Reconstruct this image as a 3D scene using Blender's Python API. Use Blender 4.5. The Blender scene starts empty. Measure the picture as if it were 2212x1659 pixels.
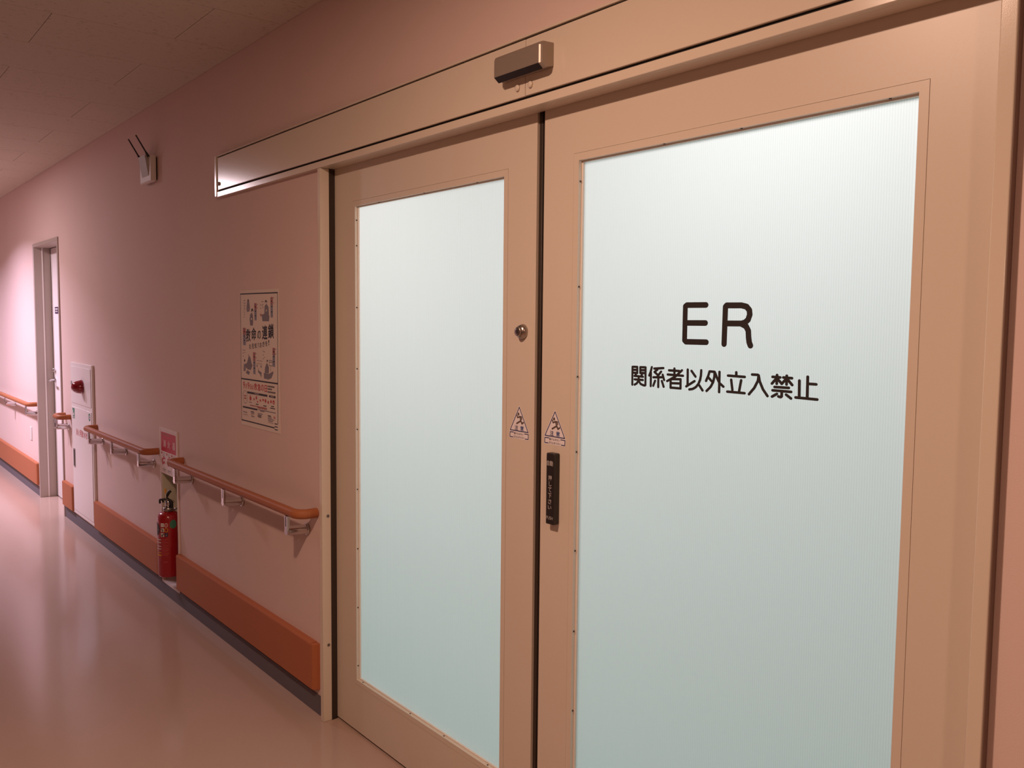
import bpy, bmesh, math, random
from mathutils import Matrix, Vector
S = bpy.context.scene
COL = S.collection
random.seed(4)

# ---------------------------------------------------------------- camera
CAM_X, CAM_Y, CAM_Z = 0.0, -1.48, 1.529
cd = bpy.data.cameras.new('camera')
cd.sensor_width = 36.0
cd.lens = 1859.055 / 2212 * 36.0
cd.clip_start = 0.02
cam = bpy.data.objects.new('camera', cd)
COL.objects.link(cam)
right = Vector((0.6313649, 0.7754295, 0.0093507))
up = Vector((-0.0617372, 0.0382403, 0.9973596))
fwd = Vector((-0.7730245, 0.6302752, -0.0720164))
rm = Matrix((right, up, -fwd)).transposed().to_4x4()
cam.matrix_world = Matrix.Translation((CAM_X, CAM_Y, CAM_Z)) @ rm
S.camera = cam

# ---------------------------------------------------------------- world, lamps, exposure
S.view_settings.view_transform = 'Standard'
S.view_settings.look = 'None'
S.view_settings.gamma = 1.0
S.view_settings.use_curve_mapping = False
S.view_settings.exposure = 0.0
w = bpy.data.worlds.new('world')
S.world = w
w.use_nodes = True
w.node_tree.nodes['Background'].inputs[0].default_value = (0.02, 0.018, 0.016, 1)
w.node_tree.nodes['Background'].inputs[1].default_value = 0.3


def lamp(name, loc, power, color, size, spread=180):
    l = bpy.data.lights.new(name, 'AREA')
    l.shape = 'DISK'
    l.size = size
    l.energy = power
    l.color = color
    l.spread = math.radians(spread)
    o = bpy.data.objects.new(name, l)
    o.location = loc
    COL.objects.link(o)
    return o


WARM = (1.0, 0.64, 0.475)
lamp('downlight', (-1.35, -1.45, 2.675), 43, WARM, 0.16, 180)
lamp('downlight', (0.95, -1.5, 2.675), 15, WARM, 0.16, 180)  # unseen lamp added to brighten the right wall and shade the leaf edge
lamp('downlight', (-7.55, -1.40, 2.675), 31, (1.0, 0.80, 0.86), 0.22, 180)
lamp('downlight', (-8.60, -1.32, 2.675), 90, (0.84, 0.71, 1.0), 0.22, 140)
lamp('downlight', (-11.6, -1.32, 2.675), 60, (0.82, 0.74, 1.0), 0.22, 150)
lamp('ward_lamp', (-0.95, 0.80, 2.60), 17.5, (1.0, 0.99, 0.985), 0.5, 180)
lamp('ward_lamp', (-2.7, 1.25, 2.60), 29, (1.0, 0.925, 0.905), 0.6, 180)


# ---------------------------------------------------------------- materials


def lin(c):
    return tuple((v / 12.92 if v <= 0.04045 else ((v + 0.055) / 1.055) ** 2.4) for v in c)


def mat(name, col, rough=0.5, metal=0.0, bump=0.0, bscale=200.0, var=0.0, vscale=4.0, coat=0.0, spec=0.5, stretch=None):
    m = bpy.data.materials.new(name)
    m.use_nodes = True
    nt = m.node_tree
    b = nt.nodes['Principled BSDF']
    b.inputs['Base Color'].default_value = (*col, 1)
    b.inputs['Roughness'].default_value = rough
    b.inputs['Metallic'].default_value = metal
    b.inputs['Specular IOR Level'].default_value = spec
    b.inputs['Coat Weight'].default_value = coat
    b.inputs['Coat Roughness'].default_value = 0.08
    tc = nt.nodes.new('ShaderNodeTexCoord')
    src = tc.outputs['Object']
    if stretch:
        mp = nt.nodes.new('ShaderNodeMapping')
        mp.inputs['Scale'].default_value = stretch
        nt.links.new(src, mp.inputs['Vector'])
        src = mp.outputs['Vector']
    if bump:
        n = nt.nodes.new('ShaderNodeTexNoise')
        n.inputs['Scale'].default_value = bscale
        n.inputs['Detail'].default_value = 3
        nt.links.new(src, n.inputs['Vector'])
        bp = nt.nodes.new('ShaderNodeBump')
        bp.inputs['Strength'].default_value = bump
        bp.inputs['Distance'].default_value = 0.002
        nt.links.new(n.outputs['Fac'], bp.inputs['Height'])
        nt.links.new(bp.outputs['Normal'], b.inputs['Normal'])
    if var:
        n = nt.nodes.new('ShaderNodeTexNoise')
        n.inputs['Scale'].default_value = vscale
        n.inputs['Detail'].default_value = 4
        nt.links.new(src, n.inputs['Vector'])
        r = nt.nodes.new('ShaderNodeMapRange')
        r.inputs['To Min'].default_value = 1 - var
        r.inputs['To Max'].default_value = 1 + var
        nt.links.new(n.outputs['Fac'], r.inputs['Value'])
        mx = nt.nodes.new('ShaderNodeVectorMath')
        mx.operation = 'SCALE'
        mx.inputs[0].default_value = col
        nt.links.new(r.outputs['Result'], mx.inputs['Scale'])
        nt.links.new(mx.outputs['Vector'], b.inputs['Base Color'])
    return m


M = {}
M['wall'] = mat('wall_vinyl', (0.735, 0.555, 0.49), 0.75, bump=0.12, bscale=420, var=0.02, vscale=3)
M['wall_dim'] = mat('wall_dim', (0.20, 0.14, 0.12), 0.8)  # darkened colour for the unseen opposite wall, weakens bounced light
M['wall_white'] = mat('wall_white', (0.86, 0.86, 0.84), 0.8)
M['beige'] = mat('beige_paint', (0.71, 0.61, 0.49), 0.175, bump=0.03, bscale=700)
M['beige_door'] = mat('beige_door_paint', (0.68, 0.585, 0.475), 0.36, bump=0.03, bscale=600)
M['taupe'] = mat('taupe_frame_paint', (0.46, 0.38, 0.33), 0.4)
M['bead'] = mat('bead_paint', (0.80, 0.70, 0.60), 0.4)
M['dark'] = mat('dark_rubber', (0.035, 0.022, 0.014), 0.55)
M['jamb_shade'] = mat('brown_jamb_shade', (0.20, 0.13, 0.10), 0.7)  # shade tone for the side of the right jamb
M['black_gap'] = mat('gap_black', (0.008, 0.006, 0.005), 0.8)
M['skirt'] = mat('skirting_vinyl', (0.135, 0.115, 0.125), 0.6)
M['wood'] = mat('wood_tone_resin', (0.45, 0.150, 0.066), 0.5, spec=0.15, var=0.05, vscale=6, stretch=(1.5, 20, 20))
M['rail'] = mat('rail_resin', (0.40, 0.135, 0.055), 0.48, spec=0.16, var=0.05, vscale=8, stretch=(2, 25, 25))
M['chrome'] = mat('chrome', (0.62, 0.60, 0.60), 0.12, metal=1.0)
M['steel'] = mat('satin_steel', (0.42, 0.37, 0.33), 0.28, metal=1.0)
M['bronze'] = mat('bronze_anodised', (0.40, 0.33, 0.275), 0.34, metal=0.55)
M['lens'] = mat('sensor_window', (0.012, 0.009, 0.008), 0.15)
M['white_plastic'] = mat('white_plastic', (0.72, 0.68, 0.62), 0.45)
M['white_gray'] = mat('gray_plastic', (0.46, 0.43, 0.40), 0.5)
M['black'] = mat('black_plastic', (0.014, 0.011, 0.010), 0.45)
M['switch'] = mat('switch_brown_plastic', (0.018, 0.013, 0.011), 0.4)
M['switch_text'] = mat('switch_print', (0.55, 0.50, 0.46), 0.6)
M['ink'] = mat('ink_black', (0.016, 0.010, 0.010), 0.6)
M['paper'] = mat('paper', (0.78, 0.66, 0.56), 0.7)
M['red_ink'] = mat('red_ink', (0.50, 0.030, 0.030), 0.6)
M['gray_ink'] = mat('gray_ink', (0.27, 0.23, 0.25), 0.7)
M['pale_ink'] = mat('pale_ink', (0.52, 0.42, 0.37), 0.7)
M['kimono'] = mat('kimono_ink', (0.22, 0.19, 0.21), 0.7)
M['strip_red'] = mat('strip_red_ink', (0.44, 0.14, 0.12), 0.7)
M['strip_blue'] = mat('strip_blue_ink', (0.27, 0.27, 0.33), 0.7)
M['cab'] = mat('cabinet_enamel', (0.86, 0.79, 0.75), 0.32)
M['sign_red'] = mat('sign_red', (0.55, 0.015, 0.035), 0.45)
M['sign_white'] = mat('sign_white', (0.80, 0.68, 0.64), 0.5)
M['niche'] = mat('niche_enamel', (0.66, 0.62, 0.46), 0.5)
M['ext'] = mat('extinguisher_red', (0.36, 0.004, 0.009), 0.22, coat=0.6)
M['label_white'] = mat('label_white', (0.72, 0.66, 0.60), 0.5)
M['label_pink'] = mat('label_pale_red', (0.52, 0.085, 0.09), 0.5)
M['label_yellow'] = mat('label_yellow', (0.75, 0.40, 0.03), 0.5)
M['label_navy'] = mat('label_navy', (0.06, 0.03, 0.08), 0.5)
M['label_green'] = mat('label_green', (0.06, 0.23, 0.13), 0.5)
M['label_gray_green'] = mat('label_gray_green', (0.22, 0.28, 0.20), 0.5)
M['yellow'] = mat('yellow_pin', (0.80, 0.36, 0.02), 0.4)
M['navy'] = mat('navy_ink', (0.018, 0.022, 0.095), 0.55)
M['blue'] = mat('blue_ink', (0.05, 0.085, 0.22), 0.55)
M['runner'] = mat('runner_ink', (0.11, 0.07, 0.05), 0.6)
M['sticker'] = mat('sticker_white', (0.80, 0.74, 0.74), 0.45)
M['green_sign'] = mat('green_sign', (0.015, 0.19, 0.11), 0.4)
M['lamp_red'] = mat('red_lens', (0.24, 0.002, 0.012), 0.10, coat=0.8)
M['screw'] = mat('screw_dark', (0.05, 0.04, 0.035), 0.5)
M['screw_head'] = mat('screw_head_metal', (0.35, 0.31, 0.28), 0.35, metal=0.8)
M['floor_ward'] = mat('ward_floor_vinyl', (0.15, 0.44, 0.43), 0.5)


def floor_material():
    m = mat('floor_vinyl', (0.46, 0.325, 0.255), 0.15, bump=0.10, bscale=5.0, var=0.03, vscale=2.2, spec=0.32)
    return m


M['floor'] = floor_material()


def ceiling_material():
    m = mat('rock_wool_board', (0.56, 0.485, 0.385), 0.9)
    nt = m.node_tree
    b = nt.nodes['Principled BSDF']
    tc = nt.nodes.new('ShaderNodeTexCoord')
    mp = nt.nodes.new('ShaderNodeMapping')
    mp.inputs['Scale'].default_value = (75, 26, 75)
    n = nt.nodes.new('ShaderNodeTexNoise')
    n.inputs['Scale'].default_value = 1.0
    n.inputs['Detail'].default_value = 5
    n.inputs['Roughness'].default_value = 0.65
    n2 = nt.nodes.new('ShaderNodeTexNoise')
    n2.inputs['Scale'].default_value = 5.0
    r = nt.nodes.new('ShaderNodeValToRGB')
    r.color_ramp.elements[0].position = 0.335
    r.color_ramp.elements[0].color = (0.32, 0.26, 0.20, 1)
    r.color_ramp.elements[1].position = 0.405
    r.color_ramp.elements[1].color = (0.56, 0.485, 0.385, 1)
    bp = nt.nodes.new('ShaderNodeBump')
    bp.inputs['Strength'].default_value = 0.4
    bp.inputs['Distance'].default_value = 0.002
    nt.links.new(tc.outputs['Object'], mp.inputs['Vector'])
    nt.links.new(mp.outputs['Vector'], n.inputs['Vector'])
    nt.links.new(n.outputs['Fac'], r.inputs['Fac'])
    nt.links.new(r.outputs['Color'], b.inputs['Base Color'])
    nt.links.new(n.outputs['Fac'], bp.inputs['Height'])
    nt.links.new(bp.outputs['Normal'], b.inputs['Normal'])
    return m


M['ceil'] = ceiling_material()


def pane_material():
    """twin-wall polycarbonate: light from the ward scatters through, fine upright ribs"""
    m = bpy.data.materials.new('frosted_pane')
    m.use_nodes = True
    nt = m.node_tree
    nt.nodes.clear()
    out = nt.nodes.new('ShaderNodeOutputMaterial')
    tc = nt.nodes.new('ShaderNodeTexCoord')
    wv = nt.nodes.new('ShaderNodeTexWave')
    wv.wave_type = 'BANDS'
    wv.bands_direction = 'X'
    wv.inputs['Scale'].default_value = 314.16 / 6.2832 / 0.0063 / 50 * 0.05 * 20 * 0.05 * 20 / 3.15
    wv.inputs['Distortion'].default_value = 0.0
    r = nt.nodes.new('ShaderNodeValToRGB')
    r.color_ramp.elements[0].color = (0.865, 0.87, 0.875, 1)
    r.color_ramp.elements[1].color = (0.94, 0.945, 0.95, 1)
    tr = nt.nodes.new('ShaderNodeBsdfTranslucent')
    df = nt.nodes.new('ShaderNodeBsdfDiffuse')
    df.inputs['Color'].default_value = (0.55, 0.60, 0.60, 1)
    gl = nt.nodes.new('ShaderNodeBsdfGlossy')
    gl.inputs['Roughness'].default_value = 0.25
    m1 = nt.nodes.new('ShaderNodeMixShader')
    m1.inputs['Fac'].default_value = 0.10
    m2 = nt.nodes.new('ShaderNodeMixShader')
    m2.inputs['Fac'].default_value = 0.03
    nt.links.new(tc.outputs['Object'], wv.inputs['Vector'])
    nt.links.new(wv.outputs['Fac'], r.inputs['Fac'])
    nt.links.new(r.outputs['Color'], tr.inputs['Color'])
    nt.links.new(tr.outputs[0], m1.inputs[1])
    nt.links.new(df.outputs[0], m1.inputs[2])
    nt.links.new(m1.outputs[0], m2.inputs[1])
    nt.links.new(gl.outputs[0], m2.inputs[2])
    nt.links.new(m2.outputs[0], out.inputs[0])
    wv.inputs['Scale'].default_value = 0.31416 / 0.0052
    return m


M['pane'] = pane_material()

# ---------------------------------------------------------------- mesh helpers


class MB:
    """collects shapes with material slots and links them as one mesh object"""

    def __init__(self):
        self.bm = bmesh.new()
        self.mats = []
        self.layer = 0

    def mi(self, m):
        if m not in self.mats:
            self.mats.append(m)
        return self.mats.index(m)

    def faces(self, verts, faces, m, smooth=False):
        i = self.mi(m)
        vs = [self.bm.verts.new(v) for v in verts]
        out = []
        for f in faces:
            try:
                fc = self.bm.faces.new([vs[k] for k in f])
            except ValueError:
                continue
            fc.material_index = i
            fc.smooth = smooth
            out.append(fc)
        return out

    def box(self, x0, x1, y0, y1, z0, z1, m, bevel=0.0, seg=2):
        v = [(x0, y0, z0), (x1, y0, z0), (x1, y1, z0), (x0, y1, z0), (x0, y0, z1), (x1, y0, z1), (x1, y1, z1), (x0, y1, z1)]
        f = [(3, 2, 1, 0), (4, 5, 6, 7), (0, 1, 5, 4), (1, 2, 6, 5), (2, 3, 7, 6), (3, 0, 4, 7)]
        fs = self.faces(v, f, m)
        if bevel:
            es = list({e for fc in fs for e in fc.edges})
            r = bmesh.ops.bevel(self.bm, geom=es, offset=bevel, segments=seg, profile=0.5, affect='EDGES')
            i = self.mi(m)
            for fc in r['faces']:
                fc.material_index = i
                fc.smooth = True
        return self

    def ring(self, o, n, y0, y1, m):
        """rectangular frame in the wall plane: o/n = (x0, x1, z0, z1) outer and inner"""
        def rc(r, y):
            return [(r[0], y, r[2]), (r[1], y, r[2]), (r[1], y, r[3]), (r[0], y, r[3])]
        v = rc(o, y0) + rc(n, y0) + rc(o, y1) + rc(n, y1)
        f = []
        for k in range(4):
            j = (k + 1) % 4
            f.append((k, j, 4 + j, 4 + k))
            f.append((8 + j, 8 + k, 12 + k, 12 + j))
            f.append((k, 8 + k, 8 + j, j))
            f.append((4 + k, 4 + j, 12 + j, 12 + k))
        self.faces(v, f, m)
        return self

    def prism(self, pts, axis, a, b, m, smooth=False):
        """extrude a closed 2D outline along an axis ('x': pts=(y,z), 'y': pts=(x,z), 'z': pts=(x,y))"""
        def P(p, t):
            return {'x': (t, p[0], p[1]), 'y': (p[0], t, p[1]), 'z': (p[0], p[1], t)}[axis]
        n = len(pts)
        v = [P(p, a) for p in pts] + [P(p, b) for p in pts]
        f = [tuple(range(n))[::-1], tuple(range(n, 2 * n))]
        f += [(k, (k + 1) % n, n + (k + 1) % n, n + k) for k in range(n)]
        self.faces(v, f, m, False)
        return self

    def flat(self, pts, y, m):
        """flat print in a plane facing the corridor"""
        self.layer += 1
        yy = y - self.layer * 1.5e-6
        self.faces([(p[0], yy, p[1]) for p in pts], [tuple(range(len(pts)))], m)
        return self

    def disc(self, cx, cz, rx, rz, y, m, n=20):
        return self.flat([(cx + rx * math.cos(2 * math.pi * k / n), cz + rz * math.sin(2 * math.pi * k / n)) for k in range(n)], y, m)

    def stroke(self, pts, wx, wz, y, m, n=14):
        """round-ended stroke (wx, wz = full widths across x and z)"""
        for p in pts:
            self.disc(p[0], p[1], wx / 2, wz / 2, y, m, n)
        for a, b in zip(pts[:-1], pts[1:]):
            dx, dz = (b[0] - a[0]) / wx, (b[1] - a[1]) / wz
            L = math.hypot(dx, dz)
            if L < 1e-9:
                continue
            nx, nz = -dz / L * wx / 2, dx / L * wz / 2
            self.flat([(a[0] + nx, a[1] + nz), (a[0] - nx, a[1] - nz), (b[0] - nx, b[1] - nz), (b[0] + nx, b[1] + nz)], y, m)
        return self

    def tube(self, pts, r, m, n=16, caps=True):
        pts = [Vector(p) for p in pts]
        rs = r if isinstance(r, (list, tuple)) else [r] * len(pts)
        t0 = (pts[1] - pts[0]).normalized()
        ref = Vector((0, 0, 1)) if abs(t0.z) < 0.9 else Vector((1, 0, 0))
        nrm = (ref - t0 * ref.dot(t0)).normalized()
        v = []
        for k, p in enumerate(pts):
            if k == 0:
                t = t0
            elif k == len(pts) - 1:
                t = (pts[k] - pts[k - 1]).normalized()
            else:
                t = ((pts[k] - pts[k - 1]).normalized() + (pts[k + 1] - pts[k]).normalized()).normalized()
            nrm = (nrm - t * nrm.dot(t)).normalized()
            bn = t.cross(nrm)
            for j in range(n):
                a = 2 * math.pi * j / n
                v.append(p + (nrm * math.cos(a) + bn * math.sin(a)) * rs[k])
        f = []
        for k in range(len(pts) - 1):
            for j in range(n):
                i = (j + 1) % n
                f.append((k * n + j, k * n + i, (k + 1) * n + i, (k + 1) * n + j))
        self.faces(v, f, m, True)
        if caps:
            self.faces(v[:n], [tuple(range(n))[::-1]], m)
            self.faces(v[-n:], [tuple(range(n))], m)
        return self

    def lathe(self, prof, origin, axis, m, n=28, smooth=True):
        """prof = [(radius, height)], axis 'z' up or 'y' (height counts towards the corridor, -y)"""
        ox, oy, oz = origin
        v = []
        for r, h in prof:
            for j in range(n):
                a = 2 * math.pi * j / n
                if axis == 'z':
                    v.append((ox + r * math.cos(a), oy + r * math.sin(a), oz + h))
                else:
                    v.append((ox + r * math.cos(a), oy - h, oz + r * math.sin(a)))
        f = []
        for k in range(len(prof) - 1):
            for j in range(n):
                i = (j + 1) % n
                f.append((k * n + j, k * n + i, (k + 1) * n + i, (k + 1) * n + j))
        f.append(tuple(range(n))[::-1])
        f.append(tuple(range((len(prof) - 1) * n, len(prof) * n)))
        self.faces(v, f, m, smooth)
        return self

    def text(self, body, cx, cz, wd, ht, y, m, bold=0.0, shear=0.0, rot=0.0):
        """built-in font, fitted to a box of wd x ht centred on (cx, cz), facing -y"""
        if bold > 0:                            # heavier strokes: copies shifted by a fraction of the height
            k = bold * ht * .8
            for dx, dz in ((k, 0), (-k, 0), (0, k), (0, -k)):
                self.text(body, cx + dx, cz + dz, wd - 2 * k, ht - 2 * k, y, m, 0, shear, rot)
        self.layer += 1
        yy = y - self.layer * 1.5e-6
        vs, fs = glyphs(body, min(bold, 0))
        x0, x1 = min(v[0] for v in vs), max(v[0] for v in vs)
        z0, z1 = min(v[1] for v in vs), max(v[1] for v in vs)
        out = []
        for vx, vz in vs:
            a = ((vx - x0) / (x1 - x0) - 0.5) * wd
            b = ((vz - z0) / max(1e-9, z1 - z0) - 0.5) * ht
            a += b * shear
            out.append((cx + a * math.cos(rot) - b * math.sin(rot), yy, cz + a * math.sin(rot) + b * math.cos(rot)))
        self.faces(out, fs, m)
        return self

    def build(self, name, parent=None, loc=None, smooth_normals=True):
        bm = self.bm
        closed = [f for f in bm.faces]
        me = bpy.data.meshes.new(name)
        if smooth_normals:
            bmesh.ops.recalc_face_normals(bm, faces=closed)
        bm.to_mesh(me)
        bm.free()
        for m in self.mats:
            me.materials.append(M[m])
        o = bpy.data.objects.new(name, me)
        COL.objects.link(o)
        if loc is not None:                     # move the origin there, geometry stays in place
            me.transform(Matrix.Translation(-Vector(loc)))
            if parent is not None:
                o.location = Vector(loc) - parent.location
            else:
                o.location = loc
        elif parent is not None:
            o.location = -parent.location if parent.parent is None else -(parent.location + parent.parent.location)
        if parent is not None:
            o.parent = parent
        return o


_glyph = {}


def glyphs(body, bold):
    key = (body, bold)
    if key not in _glyph:
        c = bpy.data.curves.new('glyph', 'FONT')
        c.body = body
        c.offset = bold
        c.resolution_u = 3
        o = bpy.data.objects.new('glyph', c)
        COL.objects.link(o)
        me = bpy.data.meshes.new_from_object(o.evaluated_get(bpy.context.evaluated_depsgraph_get()))
        _glyph[key] = ([(v.co.x, v.co.y) for v in me.vertices], [tuple(p.vertices) for p in me.polygons])
        bpy.data.objects.remove(o)
        bpy.data.meshes.remove(me)
        bpy.data.curves.remove(c)
    return _glyph[key]


def root(name, loc, label=None, cat=None, group=None, kind=None):
    o = bpy.data.objects.new(name, None)
    o.empty_display_size = 0.05
    o.location = loc
    COL.objects.link(o)
    return tag(o, label, cat, group, kind)


def tag(o, label=None, cat=None, group=None, kind=None):
    for k, v in (('label', label), ('category', cat), ('group', group), ('kind', kind)):
        if v:
            o[k] = v
    return o


def dup(o, loc, label=None):
    c = o.copy()
    c.location = loc
    COL.objects.link(c)
    if label:
        c['label'] = label

    def rec(a, b):
        for ch in list(a.children):
            d = ch.copy()
            COL.objects.link(d)
            d.parent = b
            rec(ch, d)
    rec(o, c)
    return c
KAN = [[[-1.4248,1.4235],[-1.4244,1.3803]],[[-1.4248,1.4235],[-1.4093,1.4239],[-1.4089,1.4091]],[[-1.4246,1.4164],[-1.4091,1.4168]],[[-1.4244,1.4093],[-1.4089,1.4097]],[[-1.3992,1.4096],[-1.3996,1.4238],[-1.3828,1.4241],[-1.3823,1.3818],[-1.3845,1.3807],[-1.3896,1.3815]],[[-1.3994,1.4168],[-1.3826,1.4172]],[[-1.3992,1.4101],[-1.3825,1.4105]],[[-1.4145,1.4066],[-1.412,1.4029]],[[-1.3932,1.4075],[-1.3958,1.4032]],[[-1.4176,1.4019],[-1.3905,1.4014]],[[-1.4171,1.3936],[-1.3906,1.3935]],[[-1.4038,1.4015],[-1.4044,1.3912],[-1.4099,1.3843],[-1.4171,1.3808]],[[-1.4044,1.3912],[-1.3977,1.3838],[-1.3896,1.3813]],[[-1.3632,1.4255],[-1.3667,1.4137],[-1.3709,1.4054]],[[-1.3656,1.4125],[-1.3655,1.3807]],[[-1.3557,1.4225],[-1.3276,1.425]],[[-1.3459,1.4204],[-1.3546,1.4145],[-1.3432,1.4076]],[[-1.3343,1.4163],[-1.3455,1.4041]],[[-1.3578,1.4019],[-1.3308,1.4034]],[[-1.3295,1.4095],[-1.3246,1.3973]],[[-1.3423,1.4031],[-1.3421,1.3798]],[[-1.3521,1.3941],[-1.3577,1.3819]],[[-1.3315,1.3947],[-1.3256,1.3816]],[[-1.3106,1.4206],[-1.2804,1.4206]],[[-1.2946,1.4255],[-1.2942,1.411]],[[-1.3143,1.4108],[-1.2691,1.4102]],[[-1.2724,1.4225],[-1.2904,1.4078],[-1.3154,1.3955]],[[-1.305,1.3988],[-1.3047,1.3806]],[[-1.3043,1.4006],[-1.2758,1.402],[-1.2754,1.3807]],[[-1.3048,1.3913],[-1.2758,1.3923]],[[-1.3048,1.381],[-1.2754,1.3809]],[[-1.2558,1.425],[-1.2552,1.3886]],[[-1.259,1.3867],[-1.2358,1.4]],[[-1.245,1.4227],[-1.2333,1.4103]],[[-1.2176,1.4252],[-1.2182,1.4134],[-1.2204,1.4032],[-1.225,1.3939],[-1.2318,1.3867],[-1.2402,1.3822],[-1.2499,1.3804]],[[-1.2225,1.3918],[-1.2127,1.3806]],[[-1.1947,1.4236],[-1.1978,1.4145],[-1.2037,1.4025]],[[-1.1947,1.4239],[-1.1811,1.4237],[-1.1811,1.4132],[-1.1844,1.4008],[-1.1909,1.3899],[-1.2016,1.3803]],[[-1.197,1.4101],[-1.1865,1.4013]],[[-1.1679,1.4242],[-1.1675,1.3801]],[[-1.1796,1.4216],[-1.1739,1.4103],[-1.1675,1.4002],[-1.1566,1.3927]],[[-1.1239,1.4256],[-1.1236,1.4183]],[[-1.1451,1.4174],[-1.1022,1.4169]],[[-1.1366,1.4089],[-1.1327,1.3874]],[[-1.1109,1.4091],[-1.1154,1.3848]],[[-1.1459,1.3826],[-1.1015,1.3823]],[[-1.0837,1.423],[-1.0695,1.4231],[-1.0676,1.4219],[-1.0647,1.4099],[-1.0561,1.3936],[-1.0447,1.3803]],[[-1.0675,1.4214],[-1.069,1.4107],[-1.0772,1.3954],[-1.0902,1.3809]],[[-1.0338,1.4209],[-1.0157,1.4207]],[[-1.0233,1.4251],[-1.0235,1.4072]],[[-1.0254,1.4174],[-1.0348,1.407]],[[-1.0215,1.4171],[-1.0117,1.4079]],[[-1.0084,1.421],[-0.9886,1.4206]],[[-1.0006,1.4248],[-1.0006,1.4071]],[[-1.0027,1.4172],[-1.012,1.4077]],[[-0.9986,1.4177],[-0.9876,1.4069]],[[-1.0283,1.4002],[-0.9951,1.4005]],[[-1.0329,1.3931],[-0.9896,1.3928]],[[-1.0111,1.3925],[-1.011,1.3822],[-1.0134,1.3803],[-1.0186,1.3814]],[[-1.0224,1.3864],[-1.0336,1.38]],[[-1.0007,1.3863],[-0.9893,1.3794]],[[-0.9714,1.4167],[-0.9708,1.3851]],[[-0.9531,1.4254],[-0.9527,1.3845]],[[-0.9523,1.4116],[-0.9341,1.4115]],[[-0.9787,1.3823],[-0.9308,1.3817]]]
ER = [[[-1.2096,1.5702],[-1.2631,1.5703],[-1.2671,1.5676],[-1.2671,1.4909],[-1.2632,1.4878],[-1.2062,1.488]],[[-1.2648,1.5302],[-1.2098,1.5304]],[[-1.158,1.4853],[-1.1569,1.566],[-1.1539,1.5688],[-1.1155,1.5685],[-1.1028,1.5656],[-1.0955,1.5582],[-1.0942,1.5487],[-1.0981,1.5381],[-1.1054,1.5324],[-1.1142,1.53],[-1.1571,1.5299]],[[-1.1142,1.5293],[-1.1026,1.5243],[-1.0967,1.5148],[-1.0955,1.5011],[-1.0936,1.4905],[-1.0904,1.4838]]]

# ================================================================ the setting
XL, XR, YF, ZC = -14.0, 2.6, -2.7, 2.68

b = MB(); b.box(XL - .1, XR + .1, YF - .1, 0.10, -0.08, 0.0, 'floor'); b.box(-8.25, -7.15, .10, .20, -.08, 0, 'floor')
tag(b.build('floor'), 'glossy beige sheet vinyl corridor floor reflecting the lit far end', 'floor', kind='structure')
b = MB(); b.box(-4.5, 1.3, 0.10, 3.6, -0.08, 0.0, 'floor_ward')
tag(b.build('floor_inside'), 'teal vinyl floor of the bright room behind the frosted doors', 'floor', kind='structure')

# ceiling: half-lapped rock wool boards, each a piece of its own
b = MB(); b.box(XL - .1, XR + .1, YF - .1, 0.03, ZC + .012, ZC + .06, 'wall_white')
ceil = tag(b.build('ceiling'), 'beige ceiling of speckled half-lapped rock wool boards', 'ceiling', kind='structure')
proto_boards = {}
for k in range(-24, 13):
    xa = -3.255 + .4545 * k
    xb = xa + .4545
    xa2, xb2 = max(xa, XL), min(xb, XR)
    if xb2 - xa2 < .02:
        continue
    y = (-.268 if k % 2 else -.722) + .91 * 2
    while y > YF:
        ya, yb = max(y - .91, YF), min(y, 0.0)
        y -= .91
        if yb - ya < .02:
            continue
        key = (round(xb2 - xa2, 3), round(yb - ya, 3))
        if key not in proto_boards:
            bb = MB(); hx, hy = (xb2 - xa2) / 2 - .0011, (yb - ya) / 2 - .0011
            bb.box(-hx, hx, -hy, hy, 0, .0115, 'ceil')
            o = bb.build('ceiling_board')
            proto_boards[key] = o.data
            bpy.data.objects.remove(o)
        o = bpy.data.objects.new('ceiling_board', proto_boards[key])
        o.location = ((xa2 + xb2) / 2, (ya + yb) / 2, ZC)
        o.parent = ceil
        COL.objects.link(o)

# the wall on the right-hand side of the corridor, with its openings
b = MB()
T = .03
ZT = ZC + .02
b.box(XL, -8.17, 0, T, 0, ZT, 'wall')
b.box(-8.17, -7.25, 0, T, 2.13, ZT, 'wall')
b.box(-7.25, -4.872, 0, T, 0, ZT, 'wall')
b.box(-4.872, -4.597, 0, T, 0, .074, 'wall')
b.box(-4.872, -4.597, 0, T, .928, ZT, 'wall')
b.box(-4.597, -3.9222, 0, T, 0, ZT, 'wall')
b.box(-3.9218, -2.915, 0, T, 0, ZT, 'wall')
b.box(-2.915, -.575, 0, T, 2.2, ZT, 'wall')
b.box(-.575, XR, 0, T, 0, ZT, 'wall')
tag(b.build('wall_back'), 'long pink vinyl papered corridor wall that holds the doors', 'wall', kind='structure')
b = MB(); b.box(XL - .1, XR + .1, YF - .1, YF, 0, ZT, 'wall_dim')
tag(b.build('wall_front'), 'unseen darkened corridor wall opposite the frosted doors', 'wall', kind='structure')
b = MB(); b.box(XL - .1, XL, YF, T, 0, ZT, 'wall')
tag(b.build('wall_left'), 'pink end wall far down the corridor', 'wall', kind='structure')
b = MB(); b.box(XR, XR + .1, YF, T, 0, ZT, 'wall')
tag(b.build('wall_right'), 'pink end wall behind the viewpoint', 'wall', kind='structure')
b = MB()
b.box(-4.5, 1.3, 3.5, 3.6, 0, 2.75, 'wall_white')
b.box(-4.5, -4.4, T, 3.5, 0, 2.75, 'wall_white')
b.box(1.2, 1.3, T, 3.5, 0, 2.75, 'wall_white')
tag(b.build('wall_inside'), 'white walls of the room behind the frosted doors', 'wall', kind='structure')
b = MB(); b.box(-4.5, 1.3, T, 3.6, 2.69, 2.75, 'wall_white')
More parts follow.
